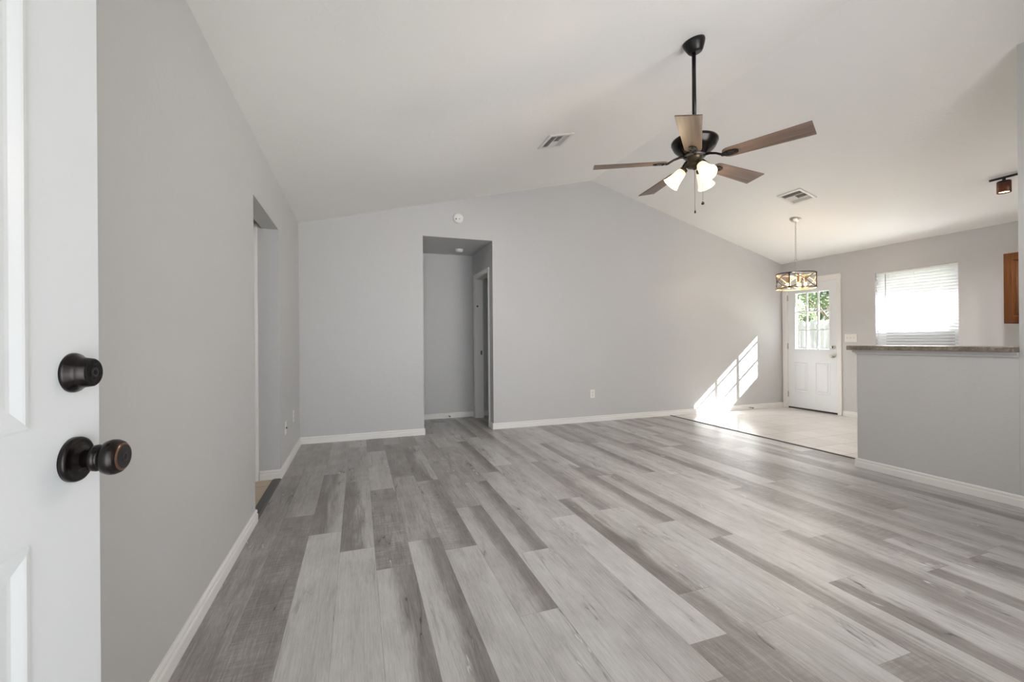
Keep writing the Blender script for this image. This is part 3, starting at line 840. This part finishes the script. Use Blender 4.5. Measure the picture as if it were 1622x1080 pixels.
# unseen front window, added to go with the fill light there
fwn = thing('added_window', 'added front window behind the camera that brightens the living side', 'window', ((FW0 + FW1) / 2, -0.10, FWZ0), kind='structure')
mb = MB(); w2 = (FW1 - FW0) / 2; h2 = FWZ1 - FWZ0
for (a, b_, c, d) in ((-w2, -w2 + 0.04, 0, h2), (w2 - 0.04, w2, 0, h2), (-w2, w2, 0, 0.04), (-w2, w2, h2 - 0.04, h2), (-0.025, 0.025, 0, h2)):
    mb.box(a, b_, -0.02, 0.0, c, d)
mb.build('window_frame', M['vinyl'], fwn)

# ------------------------------------------------------------------ counter and cabinet
cy0, cy1, cx0, cx1 = PY0 + 0.001, 2.628, PX - 0.062, PX + 0.34
ct = thing('countertop', 'mottled brown laminate bar top on the grey half wall', 'countertop', (PX, PY0, 1.021))
MB().box(cx0 - PX, cx1 - PX, 0.001, cy1 - PY0, 0.0, 0.036).build('slab', M['counter'], ct, 0.006, 3)
mb = MB()
pr = [(0, 0), (-0.032, 0), (-0.032, -0.012), (-0.020, -0.022), (-0.014, -0.034), (0, -0.034)]
mb.prism(pr, 0.001, PY1 + 0.02 - PY0, axes((1, 0, 0), (0, 0, 1), (0, 1, 0), (0, 0, -0.0005)))
mb.box(-0.02, 0.13, PY1 - PY0 + 0.0005, PY1 - PY0 + 0.018, -0.034, -0.0005)
tag(mb.build('support_molding', M['wall'], ct), 'grey painted molding under the bar top')

cb = thing('kitchen_cabinet', 'brown stained wood wall cabinet at the right edge', 'cabinet', (XR, PY0, 1.262))
KX, KW, KH = -0.31, 2.556 - PY0, 0.725
MB().box(KX + 0.02, -0.001, 0.002, KW, 0, KH).build('body', M['cabinet'], cb, 0.002)
mdoor = Matrix.Translation((KX, 0, 0))
for k in range(2):
    y0 = KW - 0.004 - (k + 1) * (KW / 2 - 0.004)
    wd = KW / 2 - 0.008
    mb = MB()
    hole = (0.062, wd - 0.062, 0.065, KH - 0.069)
    slab_with_holes(mb, wd, KH - 0.004, 0.019, [hole], 0.004)
    panel_loops(mb, *hole, 0.0, 1, [(0, 0), (0.003, 0.002), (0.008, -0.001), (0.012, -0.010), (0.022, -0.010), (0.046, 0.0), (0.048, 0.0)])
    for i, p in enumerate(mb.v): mb.v[i] = Vector((KX + p.y, y0 + p.x, p.z))
    mb.build('cabinet_door', M['cabinet'], cb, 0.004)

# ------------------------------------------------------------------ ceiling fan
FX, FY = 2.12, 2.32
fan = thing('ceiling_fan', 'bronze five-blade ceiling fan with three lit glass shades', 'ceiling fan', (FX, FY, 2.30))
sl = math.atan(ML)
nrm = Vector((ML, 0, -1)).normalized()          # downwards from the slope
zc = ceil_z(FX) - 2.30
mcan = axes(Vector((1, 0, ML)).normalized(), nrm.cross(Vector((1, 0, ML)).normalized()), nrm, (0, 0, zc))
MB().lathe([(0.070, 0.0), (0.071, 0.012), (0.067, 0.024), (0.060, 0.040), (0.048, 0.064), (0.040, 0.074), (0.030, 0.076), (0, 0.074)], mcan, 40).build('canopy', M['black'], fan)
MB().lathe([(0.013, 0.24), (0.013, zc - 0.03)], None, 20).build('downrod', M['black'], fan)
MB().lathe([(0.015, 0.26), (0.024, 0.255), (0.026, 0.19), (0.034, 0.175), (0.05, 0.165), (0.125, 0.152), (0.142, 0.146), (0.147, 0.139), (0.147, 0.127), (0.143, 0.121), (0.140, 0.112), (0.130, 0.092), (0.112, 0.073), (0.088, 0.056), (0.072, 0.046), (0.04, 0.043), (0, 0.043)], None, 56).build('motor_housing', M['bronze'], fan)
MB().lathe([(0.07, 0.044), (0.07, 0.036), (0.04, 0.034)], None, 40).build('flywheel', M['hinge'], fan)
def rounded(pts, rad, n=5):
    out = []
    N = len(pts)
    for i in range(N):
        p, a, b_ = Vector(pts[i]), Vector(pts[i - 1]), Vector(pts[(i + 1) % N])
        r = rad[i]
        if r == 0:
            out.append(tuple(p)); continue
        d1, d2 = (a - p).normalized(), (b_ - p).normalized()
        s, e = p + d1 * r, p + d2 * r
        for k in range(n + 1):
            t = k / n
            out.append(tuple((1 - t) ** 2 * s + 2 * t * (1 - t) * p + t * t * e))
    return out
outline = rounded([(0.175, -0.050), (0.663, -0.070), (0.663, 0.070), (0.175, 0.050)], [0.045, 0.004, 0.004, 0.045])
blade_me = iron_me = None
for k in range(5):
    a = math.radians(9 + 72 * k)
    rz = Matrix.Rotation(a, 4, 'Z')
    ml = rz @ Matrix.Translation((0, 0, 0.002)) @ Matrix.Rotation(math.radians(-11), 4, 'X')
    if k == 0:
        blade = MB().prism(outline, 0.0, 0.006).build('blade', M['blade'], fan, 0.001, 1)
        mb = MB()
        mb.tube([(0.055, 0, 0.036), (0.095, 0, 0.034), (0.135, 0, 0.020), (0.165, 0, 0.003), (0.185, 0, -0.004)], [0.009, 0.008, 0.007, 0.0075, 0.008], 10)
        plate = rounded([(0.165, -0.013), (0.215, -0.030), (0.262, -0.022), (0.272, 0.0), (0.262, 0.022), (0.215, 0.030), (0.165, 0.013)], [0.008, 0.018, 0.012, 0.012, 0.012, 0.018, 0.008], 4)
        mb.prism(plate, -0.006, -0.0003)
        for (sx, sy) in ((0.205, 0.014), (0.205, -0.014), (0.25, 0.0)):
            mb.lathe([(0.005, -0.009), (0.005, -0.006)], Matrix.Translation((sx, sy, 0)), 10)
        iron = mb.build('blade_iron', M['bronze'], fan)
        b_o, i_o = blade, iron
    else:
        b_o, i_o = blade.copy(), iron.copy()
        COL.objects.link(b_o); COL.objects.link(i_o)
        b_o.parent = fan; i_o.parent = fan
    b_o.matrix_local = ml
    i_o.matrix_local = ml
MB().lathe([(0.050, 0.036), (0.050, 0.030), (0.046, 0.024), (0.046, -0.012), (0.052, -0.018), (0.050, -0.028), (0.030, -0.034), (0.012, -0.038), (0.010, -0.048), (0, -0.050)], None, 40).build('light_kit', M['antique'], fan)
for az in (138.5, 258.5, 18.5):
    a = math.radians(az)
    u = Vector((math.cos(a), math.sin(a), 0)); ax = (u * math.cos(math.radians(47)) + Vector((0, 0, -math.sin(math.radians(47))))).normalized()
    s0 = u * 0.070 + Vector((0, 0, -0.042))
    side = ax.orthogonal().normalized()
    ms = axes(side, ax.cross(side), ax, s0)
    arm = MB().tube([u * 0.040 + Vector((0, 0, -0.005)), u * 0.052 + Vector((0, 0, -0.012)), u * 0.060 + Vector((0, 0, -0.026)), s0], [0.011, 0.010, 0.010, 0.012], 12)
    arm.lathe([(0.012, -0.016), (0.024, -0.012), (0.026, 0.006), (0.022, 0.012)], ms, 24)
    am = arm.build('light_arm', M['antique'], fan)
    sh = MB().lathe([(0.024, 0.006), (0.029, 0.012), (0.034, 0.030), (0.0385, 0.060), (0.045, 0.090), (0.053, 0.112), (0.057, 0.120), (0.0545, 0.1205), (0.050, 0.111), (0.042, 0.088), (0.0355, 0.060), (0.031, 0.030), (0.024, 0.014)], ms, 36, cap=False).build('glass_shade', M['shade'], fan)
    MB().lathe([(0.010, 0.012), (0.013, 0.030), (0.022, 0.052), (0.027, 0.070), (0.025, 0.084), (0.014, 0.096), (0, 0.099)], ms, 24).build('bulb', M['bulb'], sh)
    wl = Vector((FX, FY, 2.30)) + s0 + ax * 0.104
    lamp('fan_lamp_light', 'SPOT', wl, 18.0, (1.0, 0.95, 0.90), ax, shadow_soft_size=0.02, spot_size=2.55, spot_blend=0.35)
    lamp('fan_lamp_glow', 'POINT', Vector((FX, FY, 2.30)) + s0 + ax * 0.14, 3.8, (1.0, 0.78, 0.50), shadow_soft_size=0.03)
mr = CR.copy(); mr.z = 0; mr.normalize()
for (off, z0, z1, fr, fl) in ((Vector((0, 0, 0)), -0.045, -0.318, 0.0055, 0.022), (mr * 0.052, -0.028, -0.262, 0.0105, 0.020)):
    mb = MB()
    mb.tube([off + Vector((0, 0, z0)), off + Vector((0, 0, z1))], 0.0013, 6)
    n = int((z0 - z1) / 0.006)
    for i in range(n):
        mb.lathe([(0.0, -0.0018), (0.0018, 0), (0.0, 0.0018)], Matrix.Translation(off + Vector((0, 0, z0 - i * 0.006))), 6)
    pc = mb.build('pull_chain', M['antique'], fan)
    MB().lathe([(0.001, 0.004), (fr * 0.4, 0.0), (fr, -fl * 0.55), (fr * 0.8, -fl * 0.9), (0, -fl)], Matrix.Translation(off + Vector((0, 0, z1))), 16).build('pull_fob', M['bronze'], pc)

# ------------------------------------------------------------------ pendant over the dining corner
QX, QY = 5.408, 4.124
QZ = ceil_z(QX)
pd = thing('pendant_light', 'round drum pendant of crossed grey bands on a nickel chain', 'pendant light', (QX, QY, 1.775))
nr = Vector((MR, 0, -1)).normalized(); tx = Vector((1, 0, MR)).normalized()
mcan = axes(tx, nr.cross(tx), nr, (0, 0, QZ - 1.775))
MB().lathe([(0.066, 0), (0.067, 0.010), (0.058, 0.020), (0.028, 0.027), (0.010, 0.034), (0, 0.036)], mcan, 36).build('canopy', M['nickel'], pd)
zt0, zb0 = QZ - 1.775 - 0.036, 0.385
mb = MB()
nl = 17
pitch = (zt0 - zb0) / nl
for i in range(nl):
    zc0 = zt0 - (i + 0.5) * pitch
    pts = []
    for q in range(14):
        t = 2 * PI * q / 14
        x, z = 0.0085 * math.cos(t), (pitch * 0.5 + 0.004) * math.sin(t)
        pts.append((x, 0, zc0 + z) if i % 2 == 0 else (0, x, zc0 + z))
    mb.tube(pts, 0.0026, 6, True)
mb.tube([(0, 0, QZ - 1.775 - 0.03), (0, 0, zt0 - 0.01)], 0.004, 8)
mb.build('chain', M['nickel'], pd)
mb = MB()
mb.tube([(0.018 * math.cos(2 * PI * q / 20), 0, zb0 - 0.012 + 0.018 * math.sin(2 * PI * q / 20)) for q in range(20)], 0.004, 8, True)
mb.lathe([(0.006, 0.36), (0.0065, 0.34), (0.0065, 0.20), (0.016, 0.195), (0.022, 0.180), (0.022, 0.150), (0.010, 0.140), (0, 0.14)], None, 16)
for k in range(3):
    a = 2 * PI * k / 3
    mb.tube([(0, 0, 0.175), (0.224 * math.cos(a), 0.224 * math.sin(a), 0.175)], 0.004, 8)
mb.build('stem', M['nickel'], pd)
RD, HD = 0.226, 0.205
def arc(z, r=RD, n=64):
    return ([(r * math.cos(2 * PI * k / n), r * math.sin(2 * PI * k / n), z) for k in range(n + 1)], [(math.cos(2 * PI * k / n), math.sin(2 * PI * k / n), 0) for k in range(n + 1)])
for z in (0.008, HD - 0.008):
    p, o = arc(z)
    rg = MB().band(p, o, 0.012, 0.004).build('ring', M['black'], pd)
    p, o = arc(z, RD - 0.0032)
    MB().band(p, o, 0.012, 0.003).build('ring_lining', M['tan'], rg)
A0 = math.radians(199.3)
for k in range(4):
    a = 2 * PI * k / 4 + A0
    c = Vector((RD * math.cos(a), RD * math.sin(a), 0)); tg = Vector((-math.sin(a), math.cos(a), 0)); o = Vector((math.cos(a), math.sin(a), 0))
    MB().box(-0.007, 0.007, 0.0, 0.006, 0.012, HD - 0.012, axes(tg, o, (0, 0, 1), c)).build('upright', M['black'], pd)
for ph in (0, PI):
    n = 96
    pts = []; outs = []
    for k in range(n + 1):
        t = 2 * PI * k / n
        pts.append(((RD - 0.003) * math.cos(t), (RD - 0.003) * math.sin(t), HD / 2 + (HD / 2 - 0.020) * math.cos(2 * (t - A0) + ph)))
        outs.append((math.cos(t), math.sin(t), 0))
    xb = MB().band(pts, outs, 0.013, 0.003).build('crossed_band', M['drum_grey'], pd)
    MB().band([tuple(Vector(p) - Vector(o) * 0.0032) for p, o in zip(pts, outs)], outs, 0.013, 0.003).build('band_lining', M['tan'], xb)
for k in range(5):
    a = 2 * PI * k / 5 + 0.2
    cx, cy = 0.095 * math.cos(a), 0.105 * math.sin(a)
    mb = MB().tube([(0.015 * math.cos(a), 0.015 * math.sin(a), 0.158), (0.06 * math.cos(a), 0.06 * math.sin(a), 0.150), (cx, cy, 0.135)], 0.005, 8)
    mb.lathe([(0.016, 0.158), (0.017, 0.150), (0.017, 0.082), (0.012, 0.078)], Matrix.Translation((cx, cy, 0)), 16)
    so = mb.build('lamp_socket', M['sleeve'], pd)
    MB().lathe([(0.009, 0.082), (0.015, 0.066), (0.017, 0.052), (0.013, 0.036), (0.005, 0.018), (0, 0.016)], Matrix.Translation((cx, cy, 0)), 16).build('bulb', M['amber_bulb'], so)
lamp('pendant_lamp_light', 'POINT', (QX, QY, 1.78 + 0.11), 14.0, (1.0, 0.82, 0.62), shadow_soft_size=0.05)

# ------------------------------------------------------------------ track light over the kitchen
tk = thing('track_light', 'black track light with amber glass spot under kitchen ceiling', 'track light', (5.65, 2.0, 2.600))
MB().box(-0.009, 0.009, -0.30, 0.372, -0.009, 0.009).build('track_bar', M['black'], tk, 0.002)
MB().box(-0.02, 0.02, -0.08, 0.08, 0.009, ceil_z(5.65) - 2.600 + 0.004).build('mount', M['black'], tk)
k_sh = NT('smoked_amber_glass')
gx, gy, gz = k_sh.sep(k_sh.pos())
tr = k_sh.n('ShaderNodeBsdfTranslucent'); tr.inputs['Color'].default_value = (0.36, 0.17, 0.07, 1)
ds = k_sh.bsdf((0.03, 0.018, 0.010), 0.2, 0, 0.6)
mxs = k_sh.n('ShaderNodeMixShader'); mxs.inputs[0].default_value = 0.26
k_sh.put(mxs.inputs[1], ds); k_sh.put(mxs.inputs[2], tr.outputs[0])
M['amber_shade'] = k_sh.done(mxs.outputs[0])
for yy in (0.273, -0.15):
    sp = MB().lathe([(0.012, -0.005), (0.012, -0.034)], Matrix.Translation((0, yy, 0)), 14).lathe([(0.0, -0.030), (0.046, -0.034), (0.0475, -0.040), (0.0475, -0.052), (0.044, -0.052), (0.044, -0.04), (0, -0.036)], Matrix.Translation((0, yy, 0)), 32).build('spot_head', M['black'], tk)
    MB().lathe([(0.0472, -0.050), (0.0475, -0.140), (0.0460, -0.1405), (0.0445, -0.051)], Matrix.Translation((0, yy, 0)), 32, cap=False).build('glass_shade', M['amber_shade'], sp)
    MB().lathe([(0.012, -0.090), (0.026, -0.112), (0.037, -0.124), (0.037, -0.131), (0, -0.135)], Matrix.Translation((0, yy, 0)), 24).build('bulb', M['amber_bulb'], sp)
    lamp('spot_lamp_light', 'SPOT', (5.65, 2.0 + yy, 2.60 - 0.150), 54.0, (1.0, 0.96, 0.92), (0, 0, -1), shadow_soft_size=0.035, spot_size=2.5, spot_blend=0.8)

# ------------------------------------------------------------------ ceiling air vents
def air_vent(x0, x1, y0, y1, slope, label, near_dark):
    xm, ym = (x0 + x1) / 2, (y0 + y1) / 2
    nd = Vector((slope, 0, -1)).normalized(); tx = Vector((1, 0, slope)).normalized()
    ty = nd.cross(tx)
    v = thing('air_vent', label, 'air vent', (0, 0, 0), group='air vents on the ceiling')
    v.matrix_world = axes(tx, ty, nd, (xm, ym, ceil_z(xm)))
    hx, hy = (x1 - x0) / 2 / tx.x, (y1 - y0) / 2
    mb = MB()
    e = 0.030
    for (a, b_, c, d) in ((-hx, -hx + e, -hy, hy), (hx - e, hx, -hy, hy), (-hx + e, hx - e, -hy, -hy + e), (-hx + e, hx - e, hy - e, hy)):
        mb.box(a, b_, c, d, 0.0, 0.011)
    wx = (2 * hx - 2 * e - 0.016) / 3
    xs = [-hx + e, -hx + e + wx + 0.008, -hx + e + 2 * wx + 0.016]
    for x in xs[1:]:
        mb.box(x - 0.008, x, -hy + e, hy - e, 0.001, 0.009)
    mb.build('frame', M['galv'], v, 0.002)
    MB().box(-hx + 0.004, hx - 0.004, -hy + 0.004, hy - 0.004, 0.0002, 0.0012).build('duct_shade_plate', M['dark'], v)  # black plate standing in for the shade inside the duct
    def louvers(xa, xb, ya, yb, ang, n):
        mb = MB()
        for i in range(n):
            xc = xa + (i + 0.5) * (xb - xa) / n
            w = (xb - xa) / n * 0.62
            m = Matrix.Translation((xc, 0, 0.0058)) @ Matrix.Rotation(ang, 4, 'Y')
            mb.box(-w, w, ya + 0.001, yb - 0.001, -0.0005, 0.0005, m)
        mb.build('louver', M['galv'], v)
    s = 1 if ty.y > 0 else -1
    y_in = hy - e
    louvers(xs[0] + 0.002, xs[0] + wx - 0.002, -y_in, y_in, math.radians(50), 5)
    ysp = 0.0
    near = (-y_in, ysp) if s > 0 else (ysp, y_in)
    far = (ysp, y_in) if s > 0 else (-y_in, ysp)
    louvers(xs[1] + 0.002, xs[1] + wx - 0.002, near[0], near[1], math.radians(50), 5)
    louvers(xs[1] + 0.002, xs[1] + wx - 0.002, far[0], far[1], math.radians(-20), 5)
    louvers(xs[2] + 0.002, xs[2] + wx - 0.002, -y_in, y_in, math.radians(-48), 5)
    return v
air_vent(1.655, 1.905, 3.605, 3.900, ML, 'square white air vent on the ceiling slope left of the fan', True)
air_vent(4.800, 5.075, 3.600, 3.895, MR, 'square white air vent on the ceiling slope near the pendant light', True)

# ------------------------------------------------------------------ wall devices
def smoke(name, label, m, rad, dots):
    s = thing(name, label, 'smoke detector', group='round white detectors at the hallway'); s.matrix_world = m
    MB().lathe([(rad, 0), (rad, 0.010), (rad * 0.97, 0.014), (rad * 0.93, 0.018), (rad * 0.90, 0.030), (rad * 0.80, 0.036), (rad * 0.45, 0.039), (0, 0.040)], None, 40).build('housing', M['plastic'], s)
    for (x, y, r) in dots:
        MB().lathe([(r, 0.036), (r, 0.0405), (0, 0.0408)], Matrix.Translation((x, y, 0)), 16).build('sensor_dot', M['dark'], s)
smoke('smoke_detector', 'round white smoke detector on the wall above the hallway opening', axes((1, 0, 0), (0, 0, 1), (0, -1, 0), (1.172, YB, 2.645)), 0.066, ((-0.030, -0.016, 0.0075), (0.012, -0.014, 0.005)))
smoke('smoke_detector', 'small white detector on the ceiling inside the hallway', axes((1, 0, 0), (0, -1, 0), (0, 0, -1), (1.324, 5.93, HZ)), 0.056, ())

def outlet(label, m, kind='outlet'):
    o = thing('wall_outlet' if kind == 'outlet' else 'cable_plate', label, 'outlet' if kind == 'outlet' else 'wall plate', group='white outlets on the walls' if kind == 'outlet' else None); o.matrix_world = m
    MB().box(-0.036, 0.036, -0.058, 0.058, 0, 0.0055).build('cover_plate', M['plastic'], o, 0.003)
    if kind == 'outlet':
        for y in (-0.020, 0.020):
            f = MB().prism(rounded([(-0.017, y - 0.014), (0.017, y - 0.014), (0.017, y + 0.014), (-0.017, y + 0.014)], [0.008] * 4, 4), 0.005, 0.0072).build('receptacle', M['plastic'], o)
            MB().box(-0.0075, -0.0045, y - 0.002, y + 0.007, 0.007, 0.0076).box(0.0045, 0.0075, y - 0.002, y + 0.007, 0.007, 0.0076).lathe([(0.0028, 0.007), (0.0028, 0.0076)], Matrix.Translation((0, y - 0.008, 0)), 10).build('slots', M['dark'], f)
    else:
        MB().lathe([(0.010, 0.005), (0.010, 0.008), (0.0055, 0.009), (0.0055, 0.017), (0, 0.017)], None, 20).build('cable_jack', M['hinge'], o)
MBW = lambda x, z: axes((1, 0, 0), (0, 0, 1), (0, -1, 0), (x, YB, z))
MLW = lambda y, z: axes((0, 1, 0), (0, 0, 1), (1, 0, 0), (XL, y, z))
outlet('white outlet on the back wall right of the hallway', MBW(3.045, 0.385))
outlet('white outlet on the back wall inside the sunlit patch', MBW(5.40, 0.385))
outlet('white outlet low on the left wall by the far corner', MLW(4.80, 0.392))
outlet('white plate with dark jack on left wall beside the opening', MLW(4.31, 0.365), 'cable')

sw = thing('light_switch', 'white triple toggle switch plate between back door and window', 'light switch')
sw.matrix_world = axes((0, -1, 0), (0, 0, 1), (-1, 0, 0), (XR, 4.233, 1.128))
MB().box(-0.082, 0.082, -0.058, 0.058, 0, 0.0055).build('cover_plate', M['plastic'], sw, 0.003)
for x in (-0.046, 0, 0.046):
    MB().box(x - 0.005, x + 0.005, -0.012, 0.012, 0.005, 0.008).box(x - 0.004, x + 0.004, -0.002, 0.010, 0.007, 0.017).build('toggle', M['galv'], sw, 0.001)

def door_stop(label, x, y, z):
    s = thing('door_stop', label, 'door stop', group='spring door stops on the baseboards')
    s.matrix_world = axes((1, 0, 0), (0, 0, 1), (0, -1, 0), (x, y, z))
    MB().lathe([(0.011, -0.002), (0.011, 0.004), (0.006, 0.008)], None, 16).build('base', M['nickel'], s)
    pts = []
    for i in range(91):
        t = i / 90
        pts.append((0.0055 * math.cos(t * 2 * PI * 11), 0.0055 * math.sin(t * 2 * PI * 11), 0.006 + 0.055 * t))
    MB().tube(pts, 0.0013, 6).build('spring', M['hinge'], s)
    MB().lathe([(0.006, 0.060), (0.0085, 0.062), (0.0085, 0.072), (0.006, 0.075), (0, 0.075)], None, 16).build('tip', M['dark'], s)
door_stop('spring door stop on the baseboard at the end of the hallway', 1.244, HY - BT + 0.001, 0.034)
door_stop('spring door stop on the baseboard beside the back door', 5.881, YB - BT + 0.001, 0.034)

# ------------------------------------------------------------------ outdoors
GZ = -0.16
struct(MB().box(XR + 0.14, 45, -25, 45, GZ - 0.2, GZ).build('ground', M['grass']), 'grass yard outside the back door', 'lawn')
struct(MB().box(XR + 0.14, 9.4, 2.6, 6.4, GZ, GZ + 0.06).build('ground_patio', M['concrete']), 'concrete patio slab outside the back door', 'patio')
struct(MB().box(-12, XR + 0.14, -25, -0.13, GZ - 0.2, GZ).build('ground_front', M['front_ground']), 'unseen ground before the house, made dark to weaken bounced light', 'driveway')
fx = 12.7
fn = thing('wooden_fence', 'weathered wooden picket fence seen through the back door glass', 'fence', (fx, 8.0, GZ))
mb = MB()
y = -6.0
while y < 8.0:
    w = 0.138; h = 1.83 + random.uniform(-0.02, 0.02)
    poly = [(0, 0.03), (w, 0.03), (w, h - 0.04), (w - 0.035, h), (0.035, h), (0, h - 0.04)]
    mb.prism(poly, -0.009 + random.uniform(-0.002, 0.002), 0.009, axes((0, 1, 0), (0, 0, 1), (1, 0, 0), (0.03, y, 0)))
    y += 0.152
mb.build('pickets', M['fence'], fn)
for z in (0.3, 0.95, 1.58):
    MB().box(-0.022, 0.018, -6, 8, z, z + 0.09).build('rail', M['fence'], fn)
for k in range(7):
    MB().box(-0.11, -0.022, -5.6 + k * 2.2, -5.51 + k * 2.2, -0.1, 1.78).build('post', M['fence'], fn)

def tree(label, x, y, h, spread, mat, n, seed):
    rnd = random.Random(seed)
    t = thing('tree', label, 'tree', (x, y, GZ - 0.05), group='trees behind the fence')
    mb = MB()
    mb.tube([(0, 0, 0), (0.05, 0.03, h * 0.25), (-0.03, 0.06, h * 0.5), (0.04, 0, h * 0.8)], [0.13, 0.10, 0.07, 0.03], 10)
    blobs = []
    for i in range(15):
        a = rnd.uniform(0, 2 * PI); r = spread * math.sqrt(rnd.random()); z = h * rnd.uniform(0.38, 0.98)
        c = Vector((r * math.cos(a), r * math.sin(a), z))
        blobs.append((c, rnd.uniform(0.35, 0.7) * spread * 0.55))
        mb.tube([(0, 0, z * 0.55), tuple(c * 0.5 + Vector((0, 0, z * 0.28))), tuple(c)], [0.04, 0.028, 0.012], 6)
    mb.build('trunk', M['bark'], t)
    mb = MB()
    for i in range(n):
        c, r = rnd.choice(blobs)
        d = Vector((rnd.gauss(0, 1), rnd.gauss(0, 1), rnd.gauss(0, 1))).normalized()
        p = c + d * r * (0.35 + 0.75 * rnd.random())
        e1 = Vector((rnd.gauss(0, 1), rnd.gauss(0, 1), rnd.gauss(0, 1))).normalized()
        e2 = e1.orthogonal().normalized()
        s = rnd.uniform(0.055, 0.11)
        fold = e1.cross(e2) * s * 0.18
        mb.add([p - e1 * s, p + e2 * s * 0.45 + fold, p + e1 * s, p - e2 * s * 0.45 + fold], [(0, 1, 2), (0, 2, 3)])
    me = bpy.data.meshes.new('foliage')
    me.from_pydata([tuple(p) for p in mb.v], [], mb.f); me.materials.append(mat)
    o = bpy.data.objects.new('foliage', me); COL.objects.link(o); o.parent = t
tree('leafy green tree behind the fence seen in the right column of door panes', 14.6, 9.7, 4.6, 1.25, M['leaf'], 3000, 3)
tree('paler green tree behind the fence seen in the left column of door panes', 15.3, 12.2, 4.2, 1.15, M['leaf2'], 2600, 8)
tree('tall tree behind the fence seen in the middle column of door panes', 18.6, 13.6, 5.4, 1.25, M['leaf'], 3000, 15)
